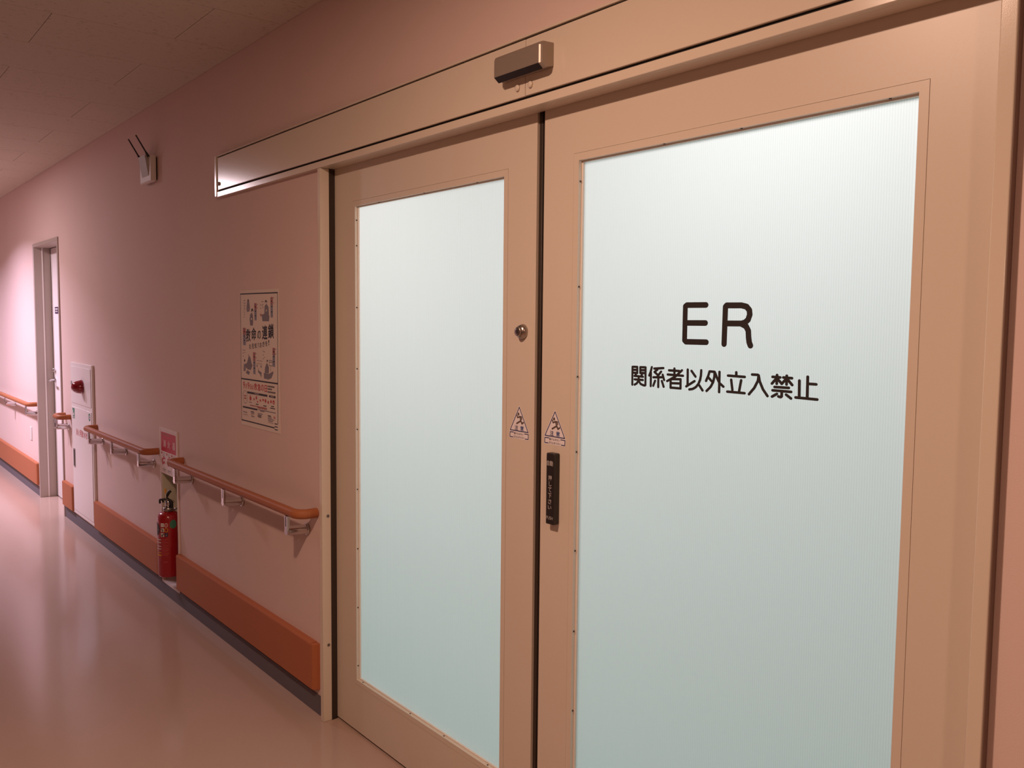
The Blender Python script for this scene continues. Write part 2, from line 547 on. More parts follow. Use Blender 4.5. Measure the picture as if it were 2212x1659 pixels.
tag(b.build('ceiling_inside'), 'white ceiling of the room behind the frosted doors', 'ceiling', kind='structure')

b = MB()
b.box(-7.238, -2.966, -.004, 0, 0, .077, 'skirt')
b.box(XL, -8.183, -.004, 0, 0, .077, 'skirt')
b.box(-.56, XR, -.004, 0, 0, .077, 'skirt')
tag(b.build('baseboard_back'), 'grey vinyl skirting strip along the foot of the pink wall', 'skirting', kind='structure')

# ---------------------------------------------------------------- frame of the sliding doors
HX1 = -.22
t1 = tag(root('trim_1', (-1.75, 0, 0)), 'beige steel frame and long header box around the sliding doors', 'door frame', kind='structure')
b = MB(); b.box(-3.926, HX1, -.0115, 0, 2.10, 2.262, 'black_gap'); b.build('header_case', t1)
b = MB(); b.box(-3.9125, -1.7492, -.020, -.0116, 2.1125, 2.2565, 'beige', .0015, 1); b.build('cover_panel', t1)
b = MB(); b.box(-1.7476, HX1, -.020, -.0116, 2.1125, 2.2565, 'beige', .0015, 1); b.build('cover_panel', t1)
b = MB(); b.box(-3.926, HX1, -.0205, 0, 2.2615, 2.2675, 'beige', .001, 1); b.build('top_flange', t1)
b = MB(); b.box(-3.9495, -3.9265, -.0225, 0, 2.084, 2.2675, 'beige', .002, 1); b.build('end_cap', t1)
b = MB()
b.box(-3.926, HX1, -.020, -.0002, 2.082, 2.105, 'beige', .0012, 1)
b.box(-2.913, -.577, -.0004, .0392, 2.0822, 2.1048, 'beige')
b.build('transom', t1)
b = MB(); b.box(-2.930, -2.909, -.0195, .0392, 0, 2.0818, 'beige', .0015, 1); jl = b.build('jamb', t1)
for z in (.794, .297):
    b = MB(); b.tube([(-2.9095, .0045, z), (-2.9082, .0045, z)], .0065, 'screw_head', 12)
    b.tube([(-2.9083, .0045, z), (-2.9079, .0045, z)], .003, 'screw', 8)
    b.build('screw', jl)
b = MB(); b.box(-.593, -.567, -.0195, .0392, 0, 2.0818, 'beige', .002, 1); b.build('jamb', t1)
b = MB(); b.box(-2.9155, -2.9075, .0162, .0393, 0, 2.0816, 'dark'); b.build('jamb_seal', t1)
b = MB(); b.box(-.5668, -.5655, -.0175, -.0002, 0, 2.0818, 'jamb_shade'); b.build('jamb_shade_strip', t1)  # added strip, its brown paints the shade on the jamb's right side
for cx, cz, mm in ((-1.777, 2.138, 'beige'), (-1.725, 2.137, 'beige'), (-3.900, 2.139, 'bronze')):
    b = MB(); b.lathe([(.0085, 0), (.0085, .004), (.0070, .0058), (.0005, .0060)], (cx, -.0199, cz), 'y', mm, 18)
    b.build('cover_button', t1)

# ---------------------------------------------------------------- the two sliding leaves


def leaf(name, x0, x1, op, screws_v, screws_t, screws_b, label):
    d = tag(root(name, ((x0 + x1) / 2, .057, 0)), label, 'door', kind='structure')
    g = .0188
    b = MB(); b.ring((x0, x1, .009, 2.19), (op[0] - g, op[1] + g, op[2] - g, op[3] + g), .040, .075, 'beige_door')
    b.build('leaf_panel', d)
    b = MB()
    tt = .0180
    b.ring((op[0] - tt, op[1] + tt, op[2] - tt, op[3] + tt), op, .0395, .0560, 'beige_door')
    b.ring((op[0] - .03, op[1] + .03, op[2] - .03, op[3] + .03), (op[0] - .004, op[1] + .004, op[2] - .004, op[3] + .004), .0612, .0700, 'beige_door')
    tr = b.build('glazing_trim', d)
    b = MB()
    b.ring((op[0] - .006, op[1] + .006, op[2] - .006, op[3] + .006), (op[0] + .0042, op[1] - .0042, op[2] + .0042, op[3] - .0042), .0505, .0562, 'bead')
    b.build('glazing_bead', d)
    b = MB(); b.faces([(op[0] - .014, .0572, op[2] - .014), (op[1] + .014, .0572, op[2] - .014), (op[1] + .014, .0572, op[3] + .014), (op[0] - .014, .0572, op[3] + .014)], [(0, 1, 2, 3)], 'pane')
    pane = b.build('frosted_pane', d)
    b = MB(); b.lathe([(.0026, 0), (.0026, .0012)], (0, 0, 0), 'z', 'screw', 8)
    p = b.build('screw')
    me = p.data
    bpy.data.objects.remove(p)
    for z in screws_v:
        o = bpy.data.objects.new('screw', me); COL.objects.link(o); o.parent = tr
        o.location = (op[0] + .0001, .0456, z); o.rotation_euler = (0, math.pi / 2, 0)
    for x in screws_t:
        o = bpy.data.objects.new('screw', me); COL.objects.link(o); o.parent = tr
        o.location = (x, .0456, op[3] - .0001); o.rotation_euler = (math.pi, 0, 0)
    for x in screws_b:
        o = bpy.data.objects.new('screw', me); COL.objects.link(o); o.parent = tr
        o.location = (x, .0456, op[2] + .0001)
    b = MB(); b.box(x0 + .01, x1 - .002, .048, .066, .0008, .0092, 'black_gap'); b.build('bottom_seal', d)
    return d, pane


SV = [.24 + .2085 * k for k in range(9)]
d1, pane1 = leaf('door_1', -2.985, -1.767, (-2.757, -1.907, .203, 1.934), [.255, .475, .695, .915, 1.135, 1.355, 1.575, 1.795, 1.885],
                 [-2.60, -2.32, -2.04], [-2.72, -2.40, -2.20, -1.97], 'narrower-looking left sliding leaf with frosted pane and round lock')
d2, pane2 = leaf('door_2', -1.737, -.48, (-1.605, -.745, .203, 1.937), [.29, .505, .72, .935, 1.195, 1.39, 1.62, 1.885],
                 [-1.33, -1.12, -.80], [-1.4, -1.1], 'right sliding leaf with ER lettering on its frosted pane')
b = MB(); b.box(-1.767, -1.7525, .0465, .070, .009, 2.19, 'dark', .002, 1); b.build('edge_seal', d1)
b = MB(); b.box(-1.7525, -1.737, .0490, .070, .009, 2.19, 'dark', .002, 1); b.build('edge_seal', d2)

b = MB()
for s in ER:
    b.stroke(s, .0140, .0128, .0566, 'ink', 20)
for s in KAN:
    b.stroke(s, .0068, .0058, .0566, 'ink', 14)
b.build('lettering', pane2, smooth_normals=False)

# round lock on the left leaf
b = MB(); b.lathe([(.0205, 0), (.0205, .003), (.0168, .0135), (.0135, .0145), (.0130, .0150)], (-1.818, .0400, 1.5025), 'y', 'steel', 32)
lk = b.build('lock_cylinder', d1)
b = MB(); b.lathe([(.0128, .0140), (.0128, .0200), (.0120, .0212), (.0060, .0216), (.0005, .0216)], (-1.818, .0400, 1.5025), 'y', 'steel', 28)
b.build('lock_core', lk)
b = MB(); b.box(-1.8188, -1.8172, .0179, .0185, 1.4985, 1.5065, 'black'); b.build('keyhole', lk)


def sticker(parent, dx, dz):
    """white warning sticker: navy triangle with a running figure, boxed warning below"""
    q = lambda p: (p[0] + dx, p[1] + dz)
    b = MB()
    b.flat([q(p) for p in ((-1.8328, 1.2965), (-1.8286, 1.2965), (-1.7888, 1.2275), (-1.7884, 1.2048), (-1.7905, 1.2036), (-1.8715, 1.2036), (-1.8735, 1.2050), (-1.8732, 1.2275))], .0397, 'sticker')
    st = b.build('caution_sticker', parent, smooth_normals=False)
    b = MB()
    lw = .0026
    b.stroke([q(p) for p in ((-1.8307, 1.2928), (-1.8697, 1.2262), (-1.7919, 1.2258), (-1.8307, 1.2928))], lw, lw, .03955, 'navy', 10)
    b.stroke([q(p) for p in ((-1.8543, 1.2208), (-1.8700, 1.2205), (-1.8705, 1.2069), (-1.8570, 1.2070))], lw, lw * .9, .03955, 'navy', 10)
    b.stroke([q(p) for p in ((-1.8068, 1.2206), (-1.7911, 1.2206), (-1.7914, 1.2069), (-1.8044, 1.2069))], lw, lw * .9, .03955, 'navy', 10)
    b.text('注', *q((-1.8427, 1.2347)), .0150, .0135, .03955, 'navy', .03)
    b.text('意', *q((-1.8182, 1.2347)), .0150, .0135, .03955, 'blue', .03)
    b.text('駆け込まない', *q((-1.8310, 1.2183)), .0430, .0062, .03955, 'runner', .02)
    b.text('立ち止まらない', *q((-1.8308, 1.2092)), .0470, .0062, .03955, 'runner', .02)
    b.build('print', st, smooth_normals=False)
    b = MB()
    b.disc(*q((-1.8342, 1.2733)), .0040, .0044, .03955, 'runner', 16)
    b.stroke([q(p) for p in ((-1.8405, 1.2692), (-1.8377, 1.2630), (-1.8285, 1.2668), (-1.8206, 1.2662), (-1.8198, 1.2600))], .0042, .0042, .03955, 'runner', 10)
    b.stroke([q(p) for p in ((-1.8270, 1.2650), (-1.8240, 1.2565), (-1.8185, 1.2475), (-1.8125, 1.2515))], .0052, .0048, .03955, 'runner', 10)
    b.stroke([q(p) for p in ((-1.8245, 1.2550), (-1.8412, 1.2464))], .0048, .0048, .03955, 'runner', 10)
    b.build('runner_pictogram', st, smooth_normals=False)


sticker(d1, 0, 0)
sticker(d2, .1482, .0002)

# dark push switch on the right leaf
b = MB(); b.box(-1.6925, -1.6610, .0186, .0399, .9945, 1.1850, 'switch', .0035, 3)
ps = b.build('push_switch', d2)
b = MB()
b.text('自動', -1.6764, 1.1585, .0235, .0140, .0184, 'switch_text', .005)
for k, ch in enumerate('押して下さい'):
    b.text(ch, -1.6757 + (.0012 if ch == 'し' else 0), 1.1195 - .0158 * k, .0105 if ch == 'し' else .0130, .0128 if ch != 'い' else .0095, .0184, 'switch_text', .0)
b.text('PUSH', -1.6757, 1.0126, .0245, .0085, .0184, 'switch_text', -.01)
b.build('lettering', ps, smooth_normals=False)

# motion sensor on the header
b = MB()
prof = [(-.0202, 2.2235), (-.0520, 2.2215), (-.0590, 2.2180), (-.0625, 2.2110), (-.0625, 2.1668), (-.0475, 2.1560), (-.0440, 2.1580), (-.0202, 2.1625)]
secs = [(-1.8310, .74), (-1.8300, .86), (-1.8275, .95), (-1.8230, 1.0), (-1.6465, 1.0), (-1.6420, .95), (-1.6395, .86), (-1.6385, .74)]
n = len(prof)
v, fcs = [], []
for x, sc in secs:
    v += [(x, -.0202 + (y + .0202) * sc, 2.192 + (z - 2.192) * (.55 + .45 * sc)) for y, z in prof]
for k in range(len(secs) - 1):
    fcs += [(k * n + q_, k * n + (q_ + 1) % n, (k + 1) * n + (q_ + 1) % n, (k + 1) * n + q_) for q_ in range(n)]
fcs += [tuple(range(n)), tuple(range(len(v) - n, len(v)))]
b.faces(v, fcs, 'bronze')
ds = tag(root('door_sensor', (-1.735, -.0205, 2.19)), 'bronze motion sensor box with black strip mounted on the header over the door gap', 'sensor')
b.build('housing', ds)
b = MB(); b.prism([(-.0630, 2.1664), (-.0480, 2.1550), (-.0465, 2.1570), (-.0610, 2.1690)], 'x', -1.8235, -1.6480, 'lens')
b.build('sensor_window', ds)

# ---------------------------------------------------------------- far door on the left
d3 = tag(root('door_3', (-7.7, .05, 0)), 'cream hinged door set deep in its steel frame far down the corridor', 'door', kind='structure')
b = MB()
b.box(-8.172, -8.140, -.010, .1185, 0, 2.138, 'taupe', .002, 1)
b.box(-7.272, -7.246, -.010, .1185, 0, 2.138, 'taupe', .002, 1)
b.box(-8.141, -7.271, -.010, .1185, 2.111, 2.138, 'taupe', .002, 1)
fr = b.build('door_frame', d3)
b = MB(); b.box(-8.1405, -8.1355, .050, .0600, 0, 2.111, 'cab', .001, 1); b.build('stop_bead', d3)
b = MB(); b.box(-8.140, -7.272, .155, .165, 0, 2.111, 'black_gap'); b.build('back_panel', d3)
b = MB(); b.box(-8.1345, -7.276, .1190, .1540, .007, 2.1075, 'cab', .001, 1)
lf = b.build('leaf_panel', d3)
b = MB()
b.lathe([(.0210, 0), (.0210, .006), (.0180, .008)], (-8.075, .119, 1.005), 'y', 'chrome', 20)
b.tube([(-8.075, .114, 1.005), (-8.075, .072, 1.005), (-8.062, .062, 1.005), (-7.98, .060, 1.005)], .0085, 'chrome', 12)
b.build('lever_handle', d3)
b = MB(); b.lathe([(.019, 0), (.019, .014), (.013, .022), (.0005, .022)], (-8.075, .119, 1.087), 'y', 'chrome', 20); b.build('lock_cylinder', d3)
b = MB(); b.box(-8.02, -7.90, .1165, .119, 1.562, 1.618, 'label_navy')
npl = b.build('name_plate', d3)
b = MB()
b.stroke([(-8.0, 1.60), (-7.92, 1.60)], .012, .012, .1164, 'switch_text')
b.stroke([(-8.0, 1.58), (-7.93, 1.58)], .012, .009, .1164, 'switch_text')
b.build('print', npl, smooth_normals=False)

# ================================================================ things on the wall
# ---------------------------------------------------------------- handrails
ZR, YR = .793, -.0755


def handrail(xa, xb, brackets, label, left=True, rightend=True):
    t = root('handrail', ((xa + xb) / 2, 0, ZR), label, 'handrail', 'wood tone handrails along the pink wall')
    r = .0185
    R_ = .042
    sa, sb = (xa + R_ if left else xa), (xb - R_ if rightend else xb)
    b = MB(); b.tube([(sa, YR, ZR), (sb, YR, ZR)], r, 'rail', 20); b.build('rail', t)

    def elbow(x, s):
        pts = [(x, -.0015, ZR), (x, YR + R_, ZR)]
        for k in range(1, 9):
            a = math.pi / 2 * k / 8
            pts.append((x + s * R_ * (1 - math.cos(a)), YR + R_ - R_ * math.sin(a), ZR))
        pts.append((x + s * (R_ + .001), YR, ZR))
        b = MB(); b.tube(pts, .0189, 'rail', 20)
        e = b.build('end_elbow', t)
    if left:
        elbow(xa, 1)
    if rightend:
        elbow(xb, -1)
    for x in brackets:
        b = MB()
        b.lathe([(.0235, 0), (.0235, .006), (.0215, .008), (.0165, .010)], (x, -.0005, .714), 'y', 'chrome', 24)
        br = b.build('bracket', t)
        b = MB(); b.tube([(x, -.009, .714), (x, -.082, .719)], .0185, 'chrome', 20); b.build('arm', br)
        b = MB()
        pts = [(x - .0125, .777), (x + .0125, .777)]
        for k in range(0, 13):
            a = -math.pi * k / 12
            pts.append((x + .0165 * math.cos(a) * (1 if 0 < k < 12 else .76), .719 + .0165 * math.sin(a)))
        b.prism(pts, 'y', -.0905, -.0800, 'chrome')
        b.build('upright', br)
        b = MB(); b.box(x - .0022, x + .0022, -.0911, -.0900, .737, .775, 'black'); b.build('slot', br)
    return t


handrail(-4.513, -2.990, (-4.385, -3.728, -3.072), 'wood tone handrail nearest the sliding doors, starting in front of the extinguisher sign')
handrail(-6.240, -4.922, (-6.10, -5.555, -5.00), 'wood tone handrail between the hydrant cabinet and the extinguisher box')
handrail(-7.178, -7.005, (-7.115, -7.055), 'very short wood tone handrail between far door and hydrant cabinet')
handrail(-13.0, -8.190, (-8.225, -9.22, -10.3, -11.4, -12.5), 'wood tone handrail beyond the far door at the picture edge', left=False)

# ---------------------------------------------------------------- kick boards


def guard(xa, xb, label):
    z0, z1, d = .100, .2855, .028
    t = root('wall_guard_board', ((xa + xb) / 2, 0, z0), label, 'kick board', 'orange wood tone guard boards above the skirting')
    b = MB()
    e = .024
    b.prism([(0, z0), (-d + .004, z0), (-d, z0 + .004), (-d, z1 - .006), (-d + .0025, z1 - .001), (-d + .007, z1), (0, z1)], 'x', xa + e, xb - e, 'wood')
    b.build('board', t)

    def cap(x, s):
        b = MB()
        pts = [(x + s * (e - .0008), 0), (x + s * (e - .0008), -d), (x + s * .012, -d + .001), (x + s * .005, -d + .006), (x + s * .001, -d + .016), (x, -.004), (x, 0)]
        b.prism(pts, 'z', z0 + .001, z1 - .001, 'wood')
        es = [ed for ed in b.bm.edges if abs(ed.verts[0].co.z - ed.verts[1].co.z) < 1e-6 and min(v.co.y for v in ed.verts) < -.003]
        bmesh.ops.bevel(b.bm, geom=es, offset=.004, segments=2, profile=.5, affect='EDGES')
        b.build('end_cap', t)
    cap(xa, 1)
    cap(xb, -1)


guard(-4.588, -2.974, 'long orange guard board between extinguisher box and sliding doors')
guard(-6.284, -4.882, 'orange guard board between hydrant cabinet and extinguisher box')
guard(-7.236, -6.902, 'short upright looking orange guard board beside the far door')
guard(-13.9, -8.186, 'orange guard board beyond the far door at the picture edge')

# ---------------------------------------------------------------- extinguisher box with sign
eb = root('extinguisher_box', (-4.735, 0, .07), 'tall recessed white extinguisher box with red sign plate on its upper part', 'extinguisher box')
b = MB(); b.ring((-4.880, -4.590, .068, .934), (-4.866, -4.602, .080, .924), -.007, .002, 'sign_white'); b.build('frame', eb)
b = MB()
b.box(-4.871, -4.866, .002, .125, .075, .927, 'niche')
b.box(-4.602, -4.598, .002, .125, .075, .927, 'niche')
b.box(-4.866, -4.602, .120, .125, .075, .927, 'niche')
b.box(-4.866, -4.602, .002, .120, .075, .080, 'sign_white')
b.box(-4.866, -4.602, .002, .120, .924, .927, 'niche')
b.build('recess', eb)
b = MB(); b.box(-4.866, -4.602, -.0055, -.001, .684, .924, 'sign_white'); sg = b.build('sign_plate', eb)
b = MB()
b.flat([(-4.856, .912), (-4.611, .912), (-4.611, .807), (-4.856, .807)], -.0057, 'sign_red')
b.stroke([(-4.843, .901), (-4.72, .901)], .012, .008, -.0057, 'strip_red')
for ch, x in (('消', -4.800), ('火', -4.727), ('器', -4.645)):
    b.text(ch, x, .851, .042, .040, -.0057, 'sign_white', .012)
# instructions: three columns with red pictures
for x in (-4.776, -4.690):
    b.flat([(x, .80), (x + .002, .80), (x + .002, .690), (x, .690)], -.0057, 'pale_ink')
for x in (-4.846, -4.762, -4.680):
    b.disc(x, .795, .008, .007, -.0057, 'red_ink')
    b.stroke([(x + .016, .797), (x + .055, .797)], .006, .004, -.0057, 'pale_ink')
    b.stroke([(x + .016, .789), (x + .045, .789)], .006, .004, -.0057, 'pale_ink')
    b.stroke([(x + .010, .708), (x + .060, .708)], .006, .004, -.0057, 'gray_ink')
    b.stroke([(x + .010, .699), (x + .050, .699)], .006, .004, -.0057, 'pale_ink')
b.stroke([(-4.835, .735), (-4.840, .757), (-4.826, .768), (-4.797, .768)], .016, .010, -.0057, 'sign_red')
b.stroke([(-4.830, .736), (-4.808, .750), (-4.800, .742)], .014, .009, -.0057, 'sign_red')
b.stroke([(-4.834, .782), (-4.812, .772), (-4.808, .783)], .008, .005, -.0057, 'strip_red')
b.stroke([(-4.745, .735), (-4.745, .768), (-4.715, .772)], .018, .010, -.0057, 'sign_red')
b.stroke([(-4.735, .780), (-4.712, .784)], .010, .006, -.0057, 'strip_red')
b.stroke([(-4.660, .735), (-4.640, .765), (-4.622, .740)], .016, .010, -.0057, 'sign_red')
b.stroke([(-4.655, .780), (-4.630, .786)], .010, .006, -.0057, 'sign_red')
b.build('print', sg, smooth_normals=False)
b = MB()
b.tube([(-4.728, .120, .4995), (-4.728, .026, .4995)], .004, 'steel', 8)
b.tube([(-4.763, -.030, .4995), (-4.763, -.005, .4995), (-4.752, .016, .4995), (-4.728, .026, .4995), (-4.704, .016, .4995), (-4.693, -.005, .4995), (-4.693, -.030, .4995)], .0032, 'steel', 8)
b.build('hook', eb)

# ---------------------------------------------------------------- extinguisher
EX, EY, ER_ = -4.728, -.014, .058
ex = root('fire_extinguisher', (EX, EY, .137), 'red fire extinguisher with black lever and picture labels hanging in the wall box', 'extinguisher')
b = MB()
prof = [(.0005, 0), (.046, 0), (.053, .003), (.057, .010), (ER_, .018), (ER_, .318), (.0555, .332), (.048, .345), (.036, .352), (.028, .356)]
b.lathe(prof, (EX, EY, .137), 'z', 'ext', 36)
cyl = b.build('cylinder', ex)
b = MB(); b.lathe([(.0270, .355), (.0285, .357), (.0285, .374), (.0265, .376), (.0005, .376)], (EX, EY, .137), 'z', 'steel', 24); b.build('collar', ex)
b = MB(); b.lathe([(.0165, .374), (.0165, .395), (.0140, .405), (.0125, .418), (.0005, .420)], (EX, EY, .137), 'z', 'chrome', 20)
vb = b.build('valve_body', ex)


def RT(u, z, fw=0.0):
    """point offset u to the right as seen down the corridor, fw towards the viewer"""
    return (EX + .295 * u + .956 * fw, EY + .956 * u - .295 * fw, z)


b = MB()
b.tube([RT(-.044, .556), RT(-.020, .557), RT(.004, .556)], [.0050, .0060, .0075], 'black', 10)
b.tube([RT(-.042, .556), RT(-.041, .536)], .0055, 'black', 8)
b.tube([RT(-.028, .553), RT(-.024, .540)], .0045, 'black', 8)
b.build('carry_handle', ex)
b = MB()
b.tube([RT(-.012, .560), RT(-.004, .578), RT(.006, .596), RT(.014, .602)], [.0060, .0075, .0085, .0070], 'black', 10)
b.build('squeeze_lever', ex)
b = MB()
b.tube([RT(.000, .556, .012), RT(.010, .552, .015), RT(.016, .540, .017), RT(.018, .524, .018), RT(.014, .512, .018)], [.0065, .0075, .0085, .0085, .0060], 'black', 10)
b.build('hose', ex)
b = MB()
b.tube([RT(-.011, .562, .004), RT(-.013, .588, .004)], .0028, 'label_white', 8)
b.tube([RT(-.013, .588, .004), RT(-.013, .614, .004)], [.0030, .0055], 'yellow', 8)
b.build('safety_pin', ex)


class Wrap(MB):
    """prints bent round the cylinder; x of a point = angle in degrees from the corridor normal"""

    def put(self, pts, m, k=1):
        self.layer += 1
        r = ER_ + .0003 + self.layer * 4e-6
        self.faces([(EX + r * math.sin(math.radians(a)), EY - r * math.cos(math.radians(a)), z) for a, z in pts], [tuple(range(len(pts)))], m)

    def rect(self, a0, a1, z0, z1, m):
        n = max(1, int(abs(a1 - a0) / 8 + .99))
        self.layer += 1
        r = ER_ + .0003 + self.layer * 4e-6
        v, f = [], []
        for k in range(n + 1):
            a = math.radians(a0 + (a1 - a0) * k / n)
            v += [(EX + r * math.sin(a), EY - r * math.cos(a), z0), (EX + r * math.sin(a), EY - r * math.cos(a), z1)]
        for k in range(n):
            f.append((2 * k, 2 * k + 2, 2 * k + 3, 2 * k + 1))
        self.faces(v, f, m, True)

    def oval(self, ac, zc, ra, rz, m, n=24):
        self.layer += 1
        r = ER_ + .0003 + self.layer * 4e-6
        v, f = [], []
        for k in range(n + 1):
            da = ra * math.cos(math.pi * k / n)
            h = rz * math.sqrt(max(0, 1 - (da / ra) ** 2))
            a = math.radians(ac + da)
            v += [(EX + r * math.sin(a), EY - r * math.cos(a), zc - h - 1e-5), (EX + r * math.sin(a), EY - r * math.cos(a), zc + h + 1e-5)]
        for k in range(n):
            f.append((2 * k, 2 * k + 2, 2 * k + 3, 2 * k + 1))
        self.faces(v, f, m, True)

    def word(self, body, ac, zc, wa, hz, m, bold=0.0):
        self.layer += 1
        r = ER_ + .0003 + self.layer * 4e-6
        vs, fs = glyphs(body, bold)
        x0, x1 = min(v[0] for v in vs), max(v[0] for v in vs)
        z0, z1 = min(v[1] for v in vs), max(v[1] for v in vs)
        out = []
        for x, z in vs:
            a = math.radians(ac + ((x - x0) / (x1 - x0) - .5) * wa)
            out.append((EX + r * math.sin(a), EY - r * math.cos(a), zc + ((z - z0) / (z1 - z0) - .5) * hz))
        self.faces(out, fs, m)


b = Wrap()
b.oval(-6, .402, 30, .036, 'black')
b.word('TA', 11, .400, 22, .011, 'label_white', .02)
b.stroke = None
for z0, z1 in ((.4165, .4375), (.3900, .4105), (.3635, .3840)):
    b.rect(30, 49, z0, z1, 'label_white')
b.rect(36, 44, .4185, .4330, 'black')
b.rect(38, 43, .3910, .4050, 'black')
b.rect(32, 36, .3990, .4090, 'black')
b.rect(33, 42, .3650, .3760, 'black')
b.rect(43, 48, .3735, .3820, 'black')
b.oval(60, .4265, 9, .0115, 'label_white'); b.oval(60, .4265, 6.8, .0088, 'label_pink'); b.rect(56, 60, .4215, .4310, 'black')
b.oval(60, .4000, 9, .0112, 'label_yellow'); b.oval(60, .4000, 6.6, .0084, 'ext'); b.rect(56, 63, .3965, .4025, 'label_yellow'); b.rect(58, 60, .394, .406, 'black')
b.rect(51.5, 68.5, .3640, .3860, 'label_navy')
b.put([(58, .3680), (60, .3680), (64, .3810), (62, .3810)], 'label_white')
for z in (.3470, .3315, .3110, .2965):
    b.rect(-14, 31, z - .0022, z + .0022, 'label_white')
for z in (.2760, .2640, .2600):
    b.rect(-10, 32, z - .0016, z + .0016, 'label_yellow')
for k in range(11):
    z = .3500 - k * .0085
    b.rect(35, (66, 60, 69, 58, 70, 64, 71, 69, 62, 70, 66)[k], z - .0018, z + .0018, 'label_pink')
for k in range(4):
    b.rect(4 + k, 31 - 2 * k, .2480 - k * .006 - .0012, .2480 - k * .006 + .0012, 'label_pink')
b.rect(41, 67, .2285, .2310, 'label_pink'); b.rect(44, 62, .2225, .2245, 'label_pink')
b.oval(96, .4300, 18, .0235, 'label_green'); b.rect(79, 113, .4130, .4330, 'label_gray_green')
b.build('label_print', ex, smooth_normals=False)

# ---------------------------------------------------------------- hydrant cabinet
hc = root('hydrant_cabinet', (-6.59, 0, .10), 'cream fire hydrant cabinet with red warning lamp beside the far door', 'cabinet')
b = MB(); b.box(-6.895, -6.288, -.0165, -.0006, .100, 1.208, 'cab', .002, 1); b.build('body', hc)
b = MB(); b.box(-6.873, -6.313, -.0200, -.0166, .917, 1.181, 'cab', .001, 1); b.build('upper_panel', hc)
b = MB(); b.box(-6.873, -6.313, -.0200, -.0166, .1285, .8875, 'cab', .001, 1); cdoor = b.build('door', hc)
b = MB(); b.lathe([(.0500, 0), (.0500, .008), (.0475, .010), (.0462, .022), (.0410, .040), (.0310, .056), (.0180, .067), (.0005, .071)], (-6.542, -.0200, 1.048), 'y', 'lamp_red', 28)
b.build('warning_lamp', hc)
b = MB(); b.box(-6.870, -6.843, -.024, -.0201, 1.045, 1.073, 'white_gray', .001, 1); b.build('call_plate', hc)
b = MB()
b.flat([(-6.850, .877), (-6.785, .877), (-6.785, .803), (-6.850, .803)], -.0203, 'green_sign')
b.stroke([(-6.838, .822), (-6.838, .845), (-6.828, .862)], .010, .010, -.0203, 'sign_white')
b.stroke([(-6.828, .828), (-6.812, .842), (-6.808, .826)], .012, .010, -.0203, 'sign_white')
b.stroke([(-6.845, .812), (-6.792, .812)], .008, .006, -.0203, 'sign_white')
b.build('green_sticker', cdoor, smooth_normals=False)
b = MB()
b.disc(-6.360, .850, .027, .027, -.0203, 'green_sign', 24)
b.disc(-6.360, .850, .019, .014, -.0203, 'sticker', 20)
b.disc(-6.360, .850, .008, .010, -.0203, 'label_navy', 12)
b.build('round_sticker', cdoor, smooth_normals=False)
b = MB()
for k, ch in enumerate('消火用散水栓'):
    b.text(ch, -6.731 + .0545 * k, .712, .047, .047, -.0203, 'red_ink', .012)
b.build('lettering', cdoor, smooth_normals=False)
b = MB(); b.box(-6.846, -6.798, -.0225, -.0201, .446, .583, 'steel', .001, 1)
b.box(-6.840, -6.804, -.0232, -.0222, .456, .573, 'black'); b.build('pull_handle', cdoor)

# ---------------------------------------------------------------- wall plate
b = MB(); b.box(-8.545, -8.475, -.006, 0, .452, .568, 'white_plastic', .002, 2)
tag(b.build('wall_plate', loc=(-8.51, 0, .51)), 'small blank white wall plate below the handrail beyond the far door', 'wall plate')

# ---------------------------------------------------------------- wireless access point
ap = root('wireless_access_point', (-4.933, 0, 2.33), 'white wireless box with two black antennas high on the wall', 'router')
b = MB(); b.box(-5.020, -4.846, -.008, 0, 2.272, 2.392, 'black', .002, 1); b.build('back_plate', ap)
b = MB(); b.box(-5.030, -4.836, -.037, -.008, 2.264, 2.402, 'white_plastic', .005, 3); b.build('body', ap)
b = MB()
b.prism([(-.0365, 2.296), (-.0395, 2.296), (-.0570, 2.402), (-.0365, 2.402)], 'x', -4.985, -4.872, 'white_gray')
b.build('front_cover', ap)
for x in (-4.998, -4.860):
    b = MB(); b.tube([(x, -.040, 2.392), (x, -.053, 2.414)], [.0075, .0055], 'black', 10)
    b.tube([(x, -.053, 2.414), (x, -.103, 2.497)], [.0042, .0036], 'black', 10); b.build('antenna', ap)

# ---------------------------------------------------------------- poster
po = root('poster', (-3.517, 0, 1.36), 'white paper poster with brush lettered headline and small kimono figures', 'poster')
b = MB(); b.box(-3.7225, -3.3130, -.0016, -.0003, 1.061, 1.655, 'paper'); sh = b.build('sheet', po)
YP = -.0018
b = MB()
bl = .0040
b.stroke([(-3.715, 1.640), (-3.325, 1.6385)], .003, bl * 1.3, YP, 'ink', 6)
b.stroke([(-3.715, 1.640), (-3.718, 1.083)], bl, .003, YP, 'ink', 6)
b.stroke([(-3.325, 1.6385), (-3.334, 1.102)], bl, .003, YP, 'ink', 6)
b.stroke([(-3.718, 1.083), (-3.368, 1.0812)], .003, bl * 1.3, YP, 'ink', 6)
b.stroke([(-3.7165, 1.267), (-3.3325, 1.267)], .003, bl * 1.5, YP, 'ink', 6)
for z in (1.099, 1.087, 1.075):
    b.stroke([(-3.366, z), (-3.338, z)], .004, .004, YP, 'ink', 6)
b.build('border', sh, smooth_normals=False)
b = MB()
for ch, x, z, w_, h_ in (('救', -3.633, 1.460, .052, .056), ('命', -3.572, 1.467, .054, .056), ('の', -3.515, 1.464, .038, .036), ('連', -3.457, 1.475, .056, .060), ('鎖', -3.394, 1.481, .058, .062)):
    b.text(ch, x, z, w_, h_, YP, 'ink', .035, .05, .05)
